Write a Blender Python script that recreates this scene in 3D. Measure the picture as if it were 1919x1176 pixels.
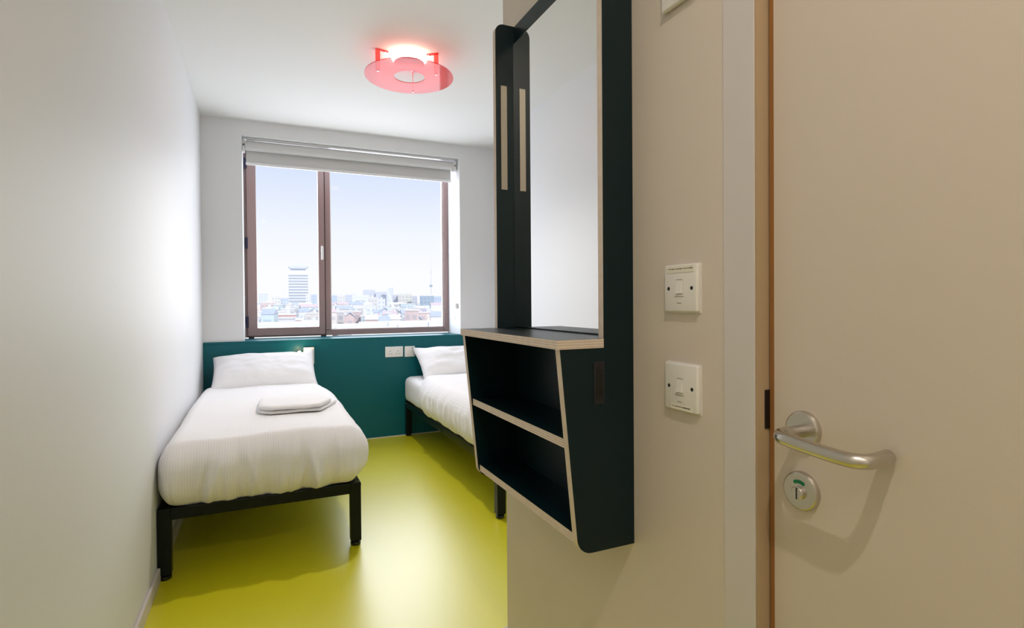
import bpy, bmesh, math, random
from mathutils import Vector, Matrix, noise
S = bpy.context.scene
COL = S.collection
for o in list(bpy.data.objects): bpy.data.objects.remove(o)
R = random.Random(7)

# ------------------------------------------------------------------ camera
YAW, PITCH, ROLL = 0.4271, -0.0111, -0.0075
cd = bpy.data.cameras.new('camera'); cam = bpy.data.objects.new('camera', cd); COL.objects.link(cam)
cd.sensor_width = 36; cd.lens = 1031.1/1919*36; cd.shift_y = -10.37/1919; cd.clip_start = .02; cd.clip_end = 6000
_F = Vector((math.sin(YAW), math.cos(YAW), 0)); _Rt = Vector((math.cos(YAW), -math.sin(YAW), 0)); _U = Vector((0, 0, 1))
fw = _F*math.cos(PITCH)+_U*math.sin(PITCH); up = -_F*math.sin(PITCH)+_U*math.cos(PITCH)
rt = _Rt*math.cos(ROLL)+up*math.sin(ROLL); up = -_Rt*math.sin(ROLL)+up*math.cos(ROLL)
cam.matrix_world = Matrix(((rt.x, up.x, -fw.x, 0), (rt.y, up.y, -fw.y, 0), (rt.z, up.z, -fw.z, 1.09), (0, 0, 0, 1)))
S.camera = cam

# ------------------------------------------------------------------ exposure, sky, sun
S.view_settings.view_transform = 'Standard'; S.view_settings.look = 'None'
S.view_settings.exposure = 0.14; S.view_settings.gamma = 1.0
try: S.view_settings.use_curve_mapping = False
except Exception: pass
SKY_STRENGTH = 0.92
SUN_ENERGY = 2.7
WINDOW_FILL = 29.0        # added area light just outside the glass, making up for the weak sky
LAMP_DOME = 25.0      # ceiling lamp diffuser
LAMP_DOWN = 12.0       # watts thrown down by the ceiling lamp
DOWNLIGHT = 8.6        # watts of each entry downlight
w = bpy.data.worlds.new('sky'); S.world = w; w.use_nodes = True
nt = w.node_tree; bg = nt.nodes['Background']
tc = nt.nodes.new('ShaderNodeTexCoord'); sp = nt.nodes.new('ShaderNodeSeparateXYZ'); cr = nt.nodes.new('ShaderNodeValToRGB')
nt.links.new(tc.outputs['Generated'], sp.inputs[0]); nt.links.new(sp.outputs['Z'], cr.inputs[0])
cr.color_ramp.elements[0].position = 0.0; cr.color_ramp.elements[0].color = (1.0, .99, .97, 1)
e = cr.color_ramp.elements.new(.05); e.color = (.99, .99, 1.0, 1)
e = cr.color_ramp.elements.new(.12); e.color = (.92, .945, 1.0, 1)
e = cr.color_ramp.elements.new(.23); e.color = (.70, .785, .97, 1)
e = cr.color_ramp.elements.new(.5); e.color = (.45, .6, .93, 1)
cr.color_ramp.elements[-1].position = 1.0; cr.color_ramp.elements[-1].color = (.3, .46, .86, 1)
nt.links.new(cr.outputs[0], bg.inputs[0]); bg.inputs[1].default_value = SKY_STRENGTH
sd = bpy.data.lights.new('sun', 'SUN'); sd.energy = SUN_ENERGY; sd.angle = .01; sd.color = (1, .97, .92)
sun = bpy.data.objects.new('sun', sd); COL.objects.link(sun)
sun.rotation_euler = Vector((-.45, .85, -.95)).to_track_quat('-Z', 'Y').to_euler(); sun.location = (0, -5, 8)

dl = bpy.data.lights.new('window_fill_light', 'AREA'); dl.shape = 'RECTANGLE'; dl.size = 1.62; dl.size_y = 1.45; dl.energy = WINDOW_FILL; dl.color = (.93, .945, 1.0)
do_ = bpy.data.objects.new('window_fill_light', dl); COL.objects.link(do_); do_.location = (.72, 4.93, 1.58); do_.rotation_euler = (math.radians(-90), 0, 0)

# ------------------------------------------------------------------ materials
def N(nt, t, **kw):
    n = nt.nodes.new(t)
    for k, v in kw.items(): setattr(n, k, v)
    return n
def mat(name, col, rough=.5, metal=0.0, spec=.5, bump=0.0, bscale=200.0, var=0.0, vscale=3.0, coat=0.0, coat_rough=.1, coat_ior=1.5, emit=None, es=0.0, sheen=0.0, bstretch=(1, 1, 1)):
    m = bpy.data.materials.new(name); m.use_nodes = True
    t = m.node_tree; b = t.nodes['Principled BSDF']
    b.inputs['Base Color'].default_value = (*col, 1); b.inputs['Roughness'].default_value = rough
    b.inputs['Metallic'].default_value = metal; b.inputs['Specular IOR Level'].default_value = spec
    b.inputs['Coat Weight'].default_value = coat; b.inputs['Coat Roughness'].default_value = coat_rough; b.inputs['Coat IOR'].default_value = coat_ior
    b.inputs['Sheen Weight'].default_value = sheen
    if emit: b.inputs['Emission Color'].default_value = (*emit, 1); b.inputs['Emission Strength'].default_value = es
    tc = N(t, 'ShaderNodeTexCoord'); mp = N(t, 'ShaderNodeMapping'); mp.inputs['Scale'].default_value = bstretch
    t.links.new(tc.outputs['Object'], mp.inputs[0])
    if var:
        n = N(t, 'ShaderNodeTexNoise'); n.inputs['Scale'].default_value = vscale; n.inputs['Detail'].default_value = 4
        t.links.new(mp.outputs[0], n.inputs['Vector'])
        mx = N(t, 'ShaderNodeMix', data_type='RGBA')
        mx.inputs[6].default_value = (*[c*(1-var) for c in col], 1); mx.inputs[7].default_value = (*[min(1, c*(1+var)) for c in col], 1)
        t.links.new(n.outputs[0], mx.inputs[0]); t.links.new(mx.outputs[2], b.inputs['Base Color'])
    if bump:
        n = N(t, 'ShaderNodeTexNoise'); n.inputs['Scale'].default_value = bscale; n.inputs['Detail'].default_value = 3
        t.links.new(mp.outputs[0], n.inputs['Vector'])
        bp = N(t, 'ShaderNodeBump'); bp.inputs['Strength'].default_value = bump; bp.inputs['Distance'].default_value = .002
        t.links.new(n.outputs[0], bp.inputs['Height']); t.links.new(bp.outputs[0], b.inputs['Normal'])
    return m
def ply(name, axis):
    """birch ply edge: thin veneers stacked along one axis of the board"""
    m = mat(name, (.62, .42, .24), .55); t = m.node_tree; b = t.nodes['Principled BSDF']
    tc = t.nodes['Texture Coordinate']; sx = N(t, 'ShaderNodeSeparateXYZ'); t.links.new(tc.outputs['Object'], sx.inputs[0])
    mu = N(t, 'ShaderNodeMath', operation='MULTIPLY'); mu.inputs[1].default_value = 2*math.pi/.0052
    t.links.new(sx.outputs['XYZ'.index(axis)], mu.inputs[0])
    si = N(t, 'ShaderNodeMath', operation='SINE'); t.links.new(mu.outputs[0], si.inputs[0])
    ma = N(t, 'ShaderNodeMapRange'); ma.inputs[1].default_value = -.6; ma.inputs[2].default_value = .6; t.links.new(si.outputs[0], ma.inputs[0])
    nz = N(t, 'ShaderNodeTexNoise'); nz.inputs['Scale'].default_value = 60; t.links.new(tc.outputs['Object'], nz.inputs['Vector'])
    mm = N(t, 'ShaderNodeMath', operation='MULTIPLY'); t.links.new(ma.outputs[0], mm.inputs[0]); t.links.new(nz.outputs[0], mm.inputs[1])
    mx = N(t, 'ShaderNodeMix', data_type='RGBA'); mx.inputs[6].default_value = (.76, .655, .57, 1); mx.inputs[7].default_value = (.50, .34, .22, 1)
    t.links.new(mm.outputs[0], mx.inputs[0]); t.links.new(mx.outputs[2], b.inputs['Base Color'])
    return m
def fabric(name, col, stripes=False):
    m = mat(name, col, .85, sheen=.15, spec=.2); t = m.node_tree; b = t.nodes['Principled BSDF']
    tc = t.nodes['Texture Coordinate']
    n = N(t, 'ShaderNodeTexNoise'); n.inputs['Scale'].default_value = 14; n.inputs['Detail'].default_value = 5; t.links.new(tc.outputs['Object'], n.inputs['Vector'])
    bp = N(t, 'ShaderNodeBump'); bp.inputs['Strength'].default_value = .35; bp.inputs['Distance'].default_value = .006
    t.links.new(n.outputs[0], bp.inputs['Height']); last = bp
    if stripes:
        sx = N(t, 'ShaderNodeSeparateXYZ'); t.links.new(tc.outputs['Object'], sx.inputs[0])
        mu = N(t, 'ShaderNodeMath', operation='MULTIPLY'); mu.inputs[1].default_value = 2*math.pi/.010; t.links.new(sx.outputs[0], mu.inputs[0])
        si = N(t, 'ShaderNodeMath', operation='SINE'); t.links.new(mu.outputs[0], si.inputs[0])
        ma = N(t, 'ShaderNodeMapRange'); ma.inputs[1].default_value = -.3; ma.inputs[2].default_value = .3; t.links.new(si.outputs[0], ma.inputs[0])
        mx = N(t, 'ShaderNodeMix', data_type='RGBA'); mx.inputs[6].default_value = (*[c*.955 for c in col], 1); mx.inputs[7].default_value = (*col, 1)
        t.links.new(ma.outputs[0], mx.inputs[0]); t.links.new(mx.outputs[2], b.inputs['Base Color'])
        b2 = N(t, 'ShaderNodeBump'); b2.inputs['Strength'].default_value = .25; b2.inputs['Distance'].default_value = .001
        t.links.new(ma.outputs[0], b2.inputs['Height']); t.links.new(bp.outputs[0], b2.inputs['Normal']); last = b2
    t.links.new(last.outputs[0], b.inputs['Normal'])
    return m
def glassy(name, tint, fac, rough=.0, diff=None, dfac=0.0):
    m = bpy.data.materials.new(name); m.use_nodes = True; t = m.node_tree
    t.nodes.remove(t.nodes['Principled BSDF']); out = t.nodes['Material Output']
    tr = N(t, 'ShaderNodeBsdfTransparent'); tr.inputs[0].default_value = (*tint, 1)
    src = tr
    if diff:
        d = N(t, 'ShaderNodeBsdfDiffuse'); d.inputs[0].default_value = (*diff, 1)
        ms = N(t, 'ShaderNodeMixShader'); ms.inputs[0].default_value = dfac
        tl = N(t, 'ShaderNodeBsdfTranslucent'); tl.inputs[0].default_value = (*diff, 1); md = N(t, 'ShaderNodeMixShader'); md.inputs[0].default_value = .5
        t.links.new(d.outputs[0], md.inputs[1]); t.links.new(tl.outputs[0], md.inputs[2])
        t.links.new(tr.outputs[0], ms.inputs[1]); t.links.new(md.outputs[0], ms.inputs[2]); src = ms
    g = N(t, 'ShaderNodeBsdfGlossy'); g.inputs['Roughness'].default_value = rough; g.inputs[0].default_value = (1, 1, 1, 1)
    fr = N(t, 'ShaderNodeFresnel'); fr.inputs[0].default_value = fac
    ge = N(t, 'ShaderNodeNewGeometry'); iv = N(t, 'ShaderNodeMath', operation='SUBTRACT'); iv.inputs[0].default_value = 1.0; t.links.new(ge.outputs['Backfacing'], iv.inputs[1])
    mu = N(t, 'ShaderNodeMath', operation='MULTIPLY'); t.links.new(fr.outputs[0], mu.inputs[0]); t.links.new(iv.outputs[0], mu.inputs[1])
    m2 = N(t, 'ShaderNodeMixShader'); t.links.new(mu.outputs[0], m2.inputs[0])
    t.links.new(src.outputs[0], m2.inputs[1]); t.links.new(g.outputs[0], m2.inputs[2]); t.links.new(m2.outputs[0], out.inputs[0])
    return m
M = dict(
 wall=mat('white_paint', (.765, .78, .79), .55, bump=.08, bscale=260, var=.012, vscale=1.5, bstretch=(1, 1, 1)),
 ceil=mat('ceiling_paint', (.82, .82, .81), .8, bump=.05, bscale=300),
 cream=mat('cream_laminate', (.65, .565, .475), .45, bump=.04, bscale=350, var=.01),
 frame_w=mat('white_gloss', (.66, .61, .59), .35),
 floor=mat('lime_resin', (.71, .67, .003), .40, spec=.5, coat=1.0, coat_rough=.33, coat_ior=1.85, bump=.02, bscale=90, var=.03, vscale=2),
 teal=mat('teal_laminate', (.0, .112, .135), .36, spec=.3, bump=.03, bscale=300, var=.04, vscale=5),
 black=mat('blackened_teal_laminate', (.001, .012, .016), .36, spec=.3, bump=.03, bscale=400),
 metal_blk=mat('black_powder_coat', (.002, .005, .004), .34, spec=.2, bump=.04, bscale=500),
 rubber=mat('black_rubber', (.006, .006, .006), .25),
 steel=mat('brushed_steel', (.62, .58, .53), .27, metal=1, bump=.08, bscale=300, bstretch=(1, .05, 1)),
 chrome=mat('polished_metal', (.7, .7, .7), .15, metal=1),
 mirror=mat('mirror_silver', (.93, .94, .94), .0, metal=1),
 wall_b=mat('wall_paint_warm_cast', (.68, .598, .515), .5, bump=.06, bscale=300, var=.012, vscale=1.5),  # white wall paint with the downlight's warm cast put into its colour
 jamb=mat('shaded_jamb_tan', (.46, .33, .20), .5),  # darker tan: shade and the lipping's reflection are put into the colour
 plastic=mat('white_plastic', (.80, .77, .73), .3, spec=.5),
 plastic_w=mat('socket_plastic', (.82, .82, .82), .3, spec=.5),
 label=mat('paper_label', (.82, .78, .66), .6),
 ink=mat('label_ink', (.12, .10, .08), .7),
 hole=mat('dark_recess', (.02, .02, .02), .8),
 green=mat('green_indicator', (.0, .16, .06), .4),
 blackplastic=mat('dark_plastic', (.012, .009, .014), .35),
 bronze=mat('brown_aluminium', (.35, .24, .235), .38, spec=.5, bump=.03, bscale=400),
 darkgap=mat('dark_seal', (.01, .008, .01), .7),
 hinge=mat('dark_blue_hinge', (.008, .01, .05), .4),
 lip=mat('hardwood_lipping', (.30, .13, .035), .45, var=.25, vscale=30, bstretch=(1, 1, .1)),
 strip=mat('champagne_strip', (.46, .40, .32), .4, metal=.2),
 blind=mat('blind_fabric', (.62, .62, .61), .8, bump=.15, bscale=500),
 sheet=fabric('white_cotton', (.82, .82, .83)),
 duvet=fabric('satin_stripe_cotton', (.84, .83, .83), True),
 towel=fabric('white_folded_linen', (.80, .79, .78)),
 acrylic=glassy('pink_acrylic', (.84, .46, .48), 1.15, .02, (.88, .25, .24), .17),
 redacr=glassy('red_acrylic', (1.0, .50, .48), 1.4, .05, (.85, .12, .09), .35),
 glass=glassy('window_glass', (.985, .992, 1.0), 1.12),
 dome=mat('lit_opal_diffuser', (.9, .9, .9), .5, emit=(1.0, .58, .44), es=LAMP_DOME),
 led=mat('lit_led', (.9, .9, .9), .5, emit=(1.0, .80, .58), es=60),
 cable=mat('white_chain', (.75, .75, .75), .4),
 ply_x=ply('ply_edge_x', 'X'), ply_y=ply('ply_edge_y', 'Y'), ply_z=ply('ply_edge_z', 'Z'),
)

# ------------------------------------------------------------------ helpers
def link(name, bm, mats, parent=None, smooth=False, kind=None, recalc=True):
    if recalc: bmesh.ops.recalc_face_normals(bm, faces=bm.faces)
    me = bpy.data.meshes.new(name); bm.to_mesh(me); bm.free()
    if not isinstance(mats, (list, tuple)): mats = [mats]
    for m in mats: me.materials.append(M[m] if isinstance(m, str) else m)
    o = bpy.data.objects.new(name, me); COL.objects.link(o)
    if smooth:
        for p in me.polygons: p.use_smooth = True
        if smooth != True:
            me.set_sharp_from_angle(angle=math.radians(smooth))
    if parent: o.parent = parent
    if kind: o['kind'] = kind
    return o
def struct(name, bm, mats, **k):
    return link(name, bm, mats, kind='structure', **k)
def thing(name, label, cat, loc=(0, 0, 0), group=None, rz=0):
    o = bpy.data.objects.new(name, None); COL.objects.link(o); o.location = loc; o.rotation_euler = (0, 0, rz)
    o.empty_display_size = .05
    return tag(o, label, cat, group)
def tag(o, label, cat, group=None):
    o['label'] = label; o['category'] = cat
    if group: o['group'] = group
    return o
def bx(bm, x0, x1, y0, y1, z0, z1, bev=0.0, mi=0, seg=2):
    r = bmesh.ops.create_cube(bm, size=1)
    vs = r['verts']
    for v in vs: v.co = Vector(((x0+x1)/2+v.co.x*(x1-x0), (y0+y1)/2+v.co.y*(y1-y0), (z0+z1)/2+v.co.z*(z1-z0)))
    fs = set(f for v in vs for f in v.link_faces)
    for f in fs: f.material_index = mi
    if bev:
        es = set(e for v in vs for e in v.link_edges)
        bmesh.ops.bevel(bm, geom=list(es), offset=bev, segments=seg, affect='EDGES', profile=.5)
    return bm
def B(*a, **k): return bx(bmesh.new(), *a, **k)
def cyl(bm, p0, p1, r, n=24, r2=None, caps=True, mi=0):
    p0, p1 = Vector(p0), Vector(p1); d = p1-p0; q = d.to_track_quat('Z', 'Y'); r2 = r if r2 is None else r2
    a = [bm.verts.new(p0+q@Vector((r*math.cos(t), r*math.sin(t), 0))) for t in [2*math.pi*i/n for i in range(n)]]
    b = [bm.verts.new(p1+q@Vector((r2*math.cos(t), r2*math.sin(t), 0))) for t in [2*math.pi*i/n for i in range(n)]]
    for i in range(n): bm.faces.new((a[i], a[(i+1) % n], b[(i+1) % n], b[i])).material_index = mi
    if caps:
        bm.faces.new(a[::-1]).material_index = mi; bm.faces.new(b).material_index = mi
    return bm
def lathe(bm, prof, n=48, origin=(0, 0, 0), axis='Z', closed=False, mi=0):
    """prof: (radius, height) pairs swept round the axis"""
    o = Vector(origin); rings = []
    def P(r, h, t):
        c, s = r*math.cos(t), r*math.sin(t)
        return o+(Vector((c, s, h)) if axis == 'Z' else Vector((h, c, s)) if axis == 'X' else Vector((c, h, s)))
    for r, h in prof:
        rings.append([bm.verts.new(P(r, h, 2*math.pi*i/n)) for i in range(n)] if r > 1e-6 else [bm.verts.new(P(0, h, 0))])
    pr = list(zip(rings, rings[1:]))+([(rings[-1], rings[0])] if closed else [])
    for a, b in pr:
        for i in range(n):
            j = (i+1) % n
            if len(a) == 1 and len(b) == 1: continue
            if len(a) == 1: f = bm.faces.new((a[0], b[i], b[j]))
            elif len(b) == 1: f = bm.faces.new((a[i], a[j], b[0]))
            else: f = bm.faces.new((a[i], a[j], b[j], b[i]))
            f.material_index = mi
    return bm
def tube(bm, pts, r, n=16, mi=0):
    pts = [Vector(p) for p in pts]; rings = []
    for i, p in enumerate(pts):
        d = (pts[min(i+1, len(pts)-1)]-pts[max(i-1, 0)]).normalized(); q = d.to_track_quat('Z', 'Y')
        rings.append([bm.verts.new(p+q@Vector((r*math.cos(2*math.pi*k/n), r*math.sin(2*math.pi*k/n), 0))) for k in range(n)])
    for a, b in zip(rings, rings[1:]):
        # match ring starts so that the tube does not twist
        k = min(range(n), key=lambda s: (a[0].co-b[s].co).length)
        for i in range(n):
            try: bm.faces.new((a[i], a[(i+1) % n], b[(i+1+k) % n], b[(i+k) % n])).material_index = mi
            except ValueError: pass
        rings[rings.index(b)] = b[k:]+b[:k]
        b[:] = b[k:]+b[:k]
    bm.faces.new(rings[0][::-1]); bm.faces.new(rings[-1])
    return bm
def prism(bm, poly, axis, a, b, face_mi=0, edge_mi=1):
    """extrude a 2-D outline along an axis; the two faces and the edges get their own material"""
    def P(p, t):
        return {'Y': (p[0], t, p[1]), 'X': (t, p[0], p[1]), 'Z': (p[0], p[1], t)}[axis]
    v0 = [bm.verts.new(P(p, a)) for p in poly]; v1 = [bm.verts.new(P(p, b)) for p in poly]
    bm.faces.new(v0).material_index = face_mi; bm.faces.new(v1[::-1]).material_index = face_mi
    n = len(poly)
    for i in range(n): bm.faces.new((v0[i], v0[(i+1) % n], v1[(i+1) % n], v1[i])).material_index = edge_mi
    return bm
def arc(cx, cy, r, a0, a1, n=8):
    return [(cx+r*math.cos(math.radians(a0+(a1-a0)*i/n)), cy+r*math.sin(math.radians(a0+(a1-a0)*i/n))) for i in range(n+1)]
def rbox_grid(nx, ny, nz):
    """cube surface grid, coordinates in [-1,1]"""
    bm = bmesh.new(); V = {}
    def g(i, j, k):
        key = (i, j, k)
        if key not in V: V[key] = bm.verts.new((2*i/nx-1, 2*j/ny-1, 2*k/nz-1))
        return V[key]
    for i in range(nx):
        for j in range(ny):
            for k in (0, nz): bm.faces.new((g(i, j, k), g(i+1, j, k), g(i+1, j+1, k), g(i, j+1, k)))
    for i in range(nx):
        for k in range(nz):
            for j in (0, ny): bm.faces.new((g(i, j, k), g(i+1, j, k), g(i+1, j, k+1), g(i, j, k+1)))
    for j in range(ny):
        for k in range(nz):
            for i in (0, nx): bm.faces.new((g(i, j, k), g(i, j+1, k), g(i, j+1, k+1), g(i, j, k+1)))
    return bm
def soft_box(bm, lo, hi, r, rv=None):
    """round the unit grid into a cushion-like box; r horizontal radius, rv vertical radius"""
    lo, hi = Vector(lo), Vector(hi); c = (lo+hi)/2; hf = (hi-lo)/2; rv = rv or r
    R_ = Vector((r, r, rv)); inner = hf-R_
    for v in bm.verts:
        p = Vector((v.co.x*hf.x, v.co.y*hf.y, v.co.z*hf.z))
        q = Vector([max(-inner[i], min(inner[i], p[i])) for i in range(3)])
        d = Vector([(p[i]-q[i])/R_[i] for i in range(3)])
        if d.length > 1e-6:
            m = max(abs(d.x), abs(d.y), abs(d.z)); d = d.normalized()*m
            p = q+Vector([d[i]*R_[i] for i in range(3)])
        v.co = c+p
    return bm
# ------------------------------------------------------------------ room shell
XL, XR, Y0, D, H, XB, YC = -.386, 2.0, -1.35, 4.52, 2.446, .70, 1.59
struct('floor', B(XL-.1, XR+.1, Y0-.1, D+.35, -.1, 0), 'floor')
struct('ceiling', B(XL-.1, XR+.1, Y0-.1, D+.35, H, H+.12), 'ceil')
struct('wall_left', B(XL-.1, XL, Y0-.1, D+.35, 0, H), 'wall')
struct('wall_right', B(XR, XR+.1, YC-.1, D+.35, 0, H), 'wall')
struct('wall_front', B(XL, XB+.12, Y0-.1, Y0, 0, H), 'wall')
WX0, WX1, WZ0, WZ1 = -.120, 1.567, .8175, 2.3365
bm = bmesh.new()
bx(bm, XL, WX0, D, D+.35, 0, H); bx(bm, WX1, XR, D, D+.35, 0, H)
bx(bm, WX0, WX1, D, D+.35, WZ1, H); bx(bm, WX0, WX1, D, D+.35, 0, WZ0-.02)
struct('wall_back', bm, 'wall')
DY0, DY1, DZ = -.20, .623, 2.06
bm = bmesh.new()
bx(bm, XB, XB+.10, DY1, YC, 0, H); bx(bm, XB, XB+.10, Y0, DY0, 0, H); bx(bm, XB, XB+.10, DY0, DY1, DZ, H)
struct('wall_bathroom', bm, 'wall_b')
struct('wall_alcove', B(XB+.10, XR, YC-.10, YC, 0, H), 'wall')
# skirting
def skirt(name, pts):
    bm = bmesh.new()
    x0, x1, y0, y1 = pts
    bx(bm, x0, x1, y0, y1, 0, .056, bev=.003); return struct(name, bm, 'frame_w')
skirt('baseboard_left', (XL, XL+.012, Y0, D-.018))
skirt('baseboard_right', (XR-.012, XR, YC, D-.018))
skirt('baseboard_alcove', (XB+.0, XR-.012, YC, YC+.012))
skirt('baseboard_bathroom', (XB-.012, XB, .686, YC+.012))
struct('trim_1', B(XL+.012, XR, D-.026, D-.0175, 0, .006), 'frame_w')
# teal headboard panelling, its top board is the window sill
struct('trim_2', B(XL, XR, D-.018, D-.0002, .004, WZ0-.018, bev=.0015), 'teal')
bm = bmesh.new(); bx(bm, XL, XR, D-.0185, D-.0002, WZ0-.0178, WZ0, bev=.0015); bx(bm, WX0, WX1, D-.002, D+.34, WZ0-.0178, WZ0)
struct('trim_3', bm, 'teal')

# ------------------------------------------------------------------ window
WY = 4.84
win = bpy.data.objects.new('window_1', None); COL.objects.link(win); win['kind'] = 'structure'; win.location = (0, WY, WZ0)
def wpart(name, bm, m, par=win, **k):
    bmesh.ops.translate(bm, vec=-Vector(par.matrix_basis.translation if par is win else win.location), verts=bm.verts)
    return link(name, bm, m, par, **k)
fz0 = WZ0+.008
bm = bmesh.new()
bx(bm, WX0+.001, WX0+.030, WY+.012, WY+.07, fz0, WZ1, bev=.002); bx(bm, 1.522, WX1-.001, WY+.006, WY+.07, fz0, WZ1, bev=.002)
bx(bm, WX0+.030, 1.522, WY+.012, WY+.07, fz0, fz0+.046, bev=.002); bx(bm, WX0+.030, 1.522, WY+.012, WY+.07, WZ1-.05, WZ1, bev=.002)
wpart('window_frame', bm, 'bronze')
wpart('mullion', B(.489, .532, WY+.006, WY+.07, fz0+.046, WZ1-.05, bev=.002), 'bronze')
bm = bmesh.new(); bx(bm, 1.511, 1.522, WY+.02, WY+.05, fz0+.046, WZ1-.05); bx(bm, .532, .538, WY+.02, WY+.05, fz0+.046, WZ1-.05); bx(bm, .538, 1.511, WY+.02, WY+.05, fz0+.046, fz0+.052)
wpart('glazing_bead', bm, 'frame_w')
sx0, sx1, sz0, sz1 = -.100, .484, fz0+.012, WZ1-.03
bm = bmesh.new()
bx(bm, sx0, -.031, WY-.004, WY+.055, sz0, sz1, bev=.002); bx(bm, .436, sx1, WY-.004, WY+.055, sz0, sz1, bev=.002)
bx(bm, -.031, .436, WY-.004, WY+.055, sz0, sz0+.062, bev=.002); bx(bm, -.031, .436, WY-.004, WY+.055, sz1-.062, sz1, bev=.002)
sash = wpart('sash', bm, 'bronze')
def spart(name, bm, m, **k):
    bmesh.ops.translate(bm, vec=-Vector(win.location), verts=bm.verts); return link(name, bm, m, sash, **k)
spart('pane', B(-.035, .44, WY+.028, WY+.034, sz0+.055, sz1-.055), 'glass')
wpart('pane', B(.528, 1.53, WY+.033, WY+.039, fz0+.04, WZ1-.045), 'glass')
bm = bmesh.new(); bx(bm, WX0+.018, WX0+.0215, WY+.004, WY+.013, fz0, WZ1)
bx(bm, .4845, .4895, WY+.0, WY+.012, fz0, WZ1)
wpart('dark_seal', bm, 'darkgap')
for z0, z1 in ((2.165, 2.245), (1.53, 1.62), (.905, .995)):
    h_ = spart('hinge', B(-.113, -.094, WY-.012, WY+.012, z0, z1, bev=.003), 'hinge')
    k = bmesh.new(); cyl(k, (-.1035, WY-.014, z0+.006), (-.1035, WY-.014, z1-.006), .006, 12)
# window handle (silver, hanging down)
bm = bmesh.new(); bx(bm, .452, .474, WY-.012, WY-.003, 1.52, 1.575, bev=.004)
cyl(bm, (.463, WY-.012, 1.556), (.463, WY-.034, 1.556), .008, 16)
pr = [(.463, WY-.036, 1.562), (.463, WY-.040, 1.54), (.462, WY-.041, 1.50), (.462, WY-.038, 1.455)]
tube(bm, pr, .008, 12)
spart('window_handle', bm, 'chrome', smooth=40)
# feet pads under the frame
bm = bmesh.new()
for x in (-.075, .47): bx(bm, x-.02, x+.02, WY-.01, WY+.02, WZ0, WZ0+.010)
wpart('packer', bm, 'darkgap')

# ------------------------------------------------------------------ roller blind
bl = thing('roller_blind', 'off-white roller blind, mostly rolled up, at the top of the window recess', 'blind', (.72, 4.60, 2.28))
def bp(name, bm, m, par=bl, **k):
    bmesh.ops.translate(bm, vec=-Vector(bl.location), verts=bm.verts); return link(name, bm, m, par, **k)
bm = bmesh.new(); cyl(bm, (-.098, 4.60, 2.283), (1.530, 4.60, 2.283), .037, 40); bp('fabric_roll', bm, 'blind', smooth=40)
bm = bmesh.new(); bx(bm, -.094, 1.526, 4.632, 4.6335, 2.165, 2.285); bp('hanging_fabric', bm, 'blind')
bm = bmesh.new(); bx(bm, -.096, 1.528, 4.625, 4.640, 2.146, 2.168, bev=.005, seg=3); bp('bottom_bar', bm, 'plastic_w', smooth=40)
for x0, x1 in ((WX0+.002, -.100), (1.532, 1.562)):
    bm = bmesh.new(); bx(bm, x0, x1, 4.575, 4.645, 2.235, 2.325, bev=.004); cyl(bm, ((x0+x1)/2, 4.572, 2.283), ((x0+x1)/2, 4.575, 2.283), .006, 12, mi=1)
    bp('end_bracket', bm, ['plastic_w', 'hole'])
bm = bmesh.new(); bx(bm, 1.5625, 1.5655, 4.58, 4.625, 2.25, 2.31); bp('bracket_slot', bm, 'darkgap')
bm = bmesh.new(); bx(bm, WX0+.03, 1.53, 4.565, 4.64, 2.326, 2.3345, bev=.002); bp('head_rail', bm, 'plastic_w')
cp = [(1.545, 4.585, 2.24-.06*i) for i in range(22)]+[(1.545, 4.592, .955), (1.545, 4.60, .945), (1.545, 4.608, .955)]+[(1.545, 4.615, .98+.06*i) for i in range(22)]
bm = bmesh.new(); tube(bm, cp, .0018, 6); bp('pull_chain', bm, 'cable', smooth=True)
bm = bmesh.new(); bx(bm, 1.5455, 1.5665, 4.585, 4.615, 1.04, 1.085, bev=.004); bp('chain_tidy', bm, 'plastic_w')

# ------------------------------------------------------------------ ceiling lamp
lx, ly = .755, 3.0
lamp = thing('ceiling_lamp', 'round ceiling lamp with a pink acrylic ring hung below a glowing opal dome', 'lamp', (lx, ly, H))
def lp(name, bm, m, par=lamp, **k): return link(name, bm, m, par, **k)
bm = lathe(bmesh.new(), [(.094, -.001), (.099, -.004), (.099, -.010), (.094, -.020), (.079, -.030), (.053, -.037), (.025, -.040), (0, -.0405)]); lp('glowing_dome', bm, 'dome', smooth=True)
bm = lathe(bmesh.new(), [(.092, -.0002), (.0945, -.0002), (.0945, -.0012), (.092, -.0012)]); lp('dome_base', bm, 'plastic_w', smooth=40)
bm = lathe(bmesh.new(), [(0, -.0425), (.078, -.0425), (.082, -.041), (.083, -.038), (.080, -.034), (0, -.034)], 56); lp('bottom_cover', bm, 'plastic_w', smooth=40)
zd = -.111
bm = lathe(bmesh.new(), [(.0835, zd-.0025), (.240, zd-.0025), (.2405, zd), (.240, zd+.0025), (.0835, zd+.0025)], 96, closed=True); disc = lp('acrylic_ring', bm, 'acrylic', smooth=40)
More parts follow.
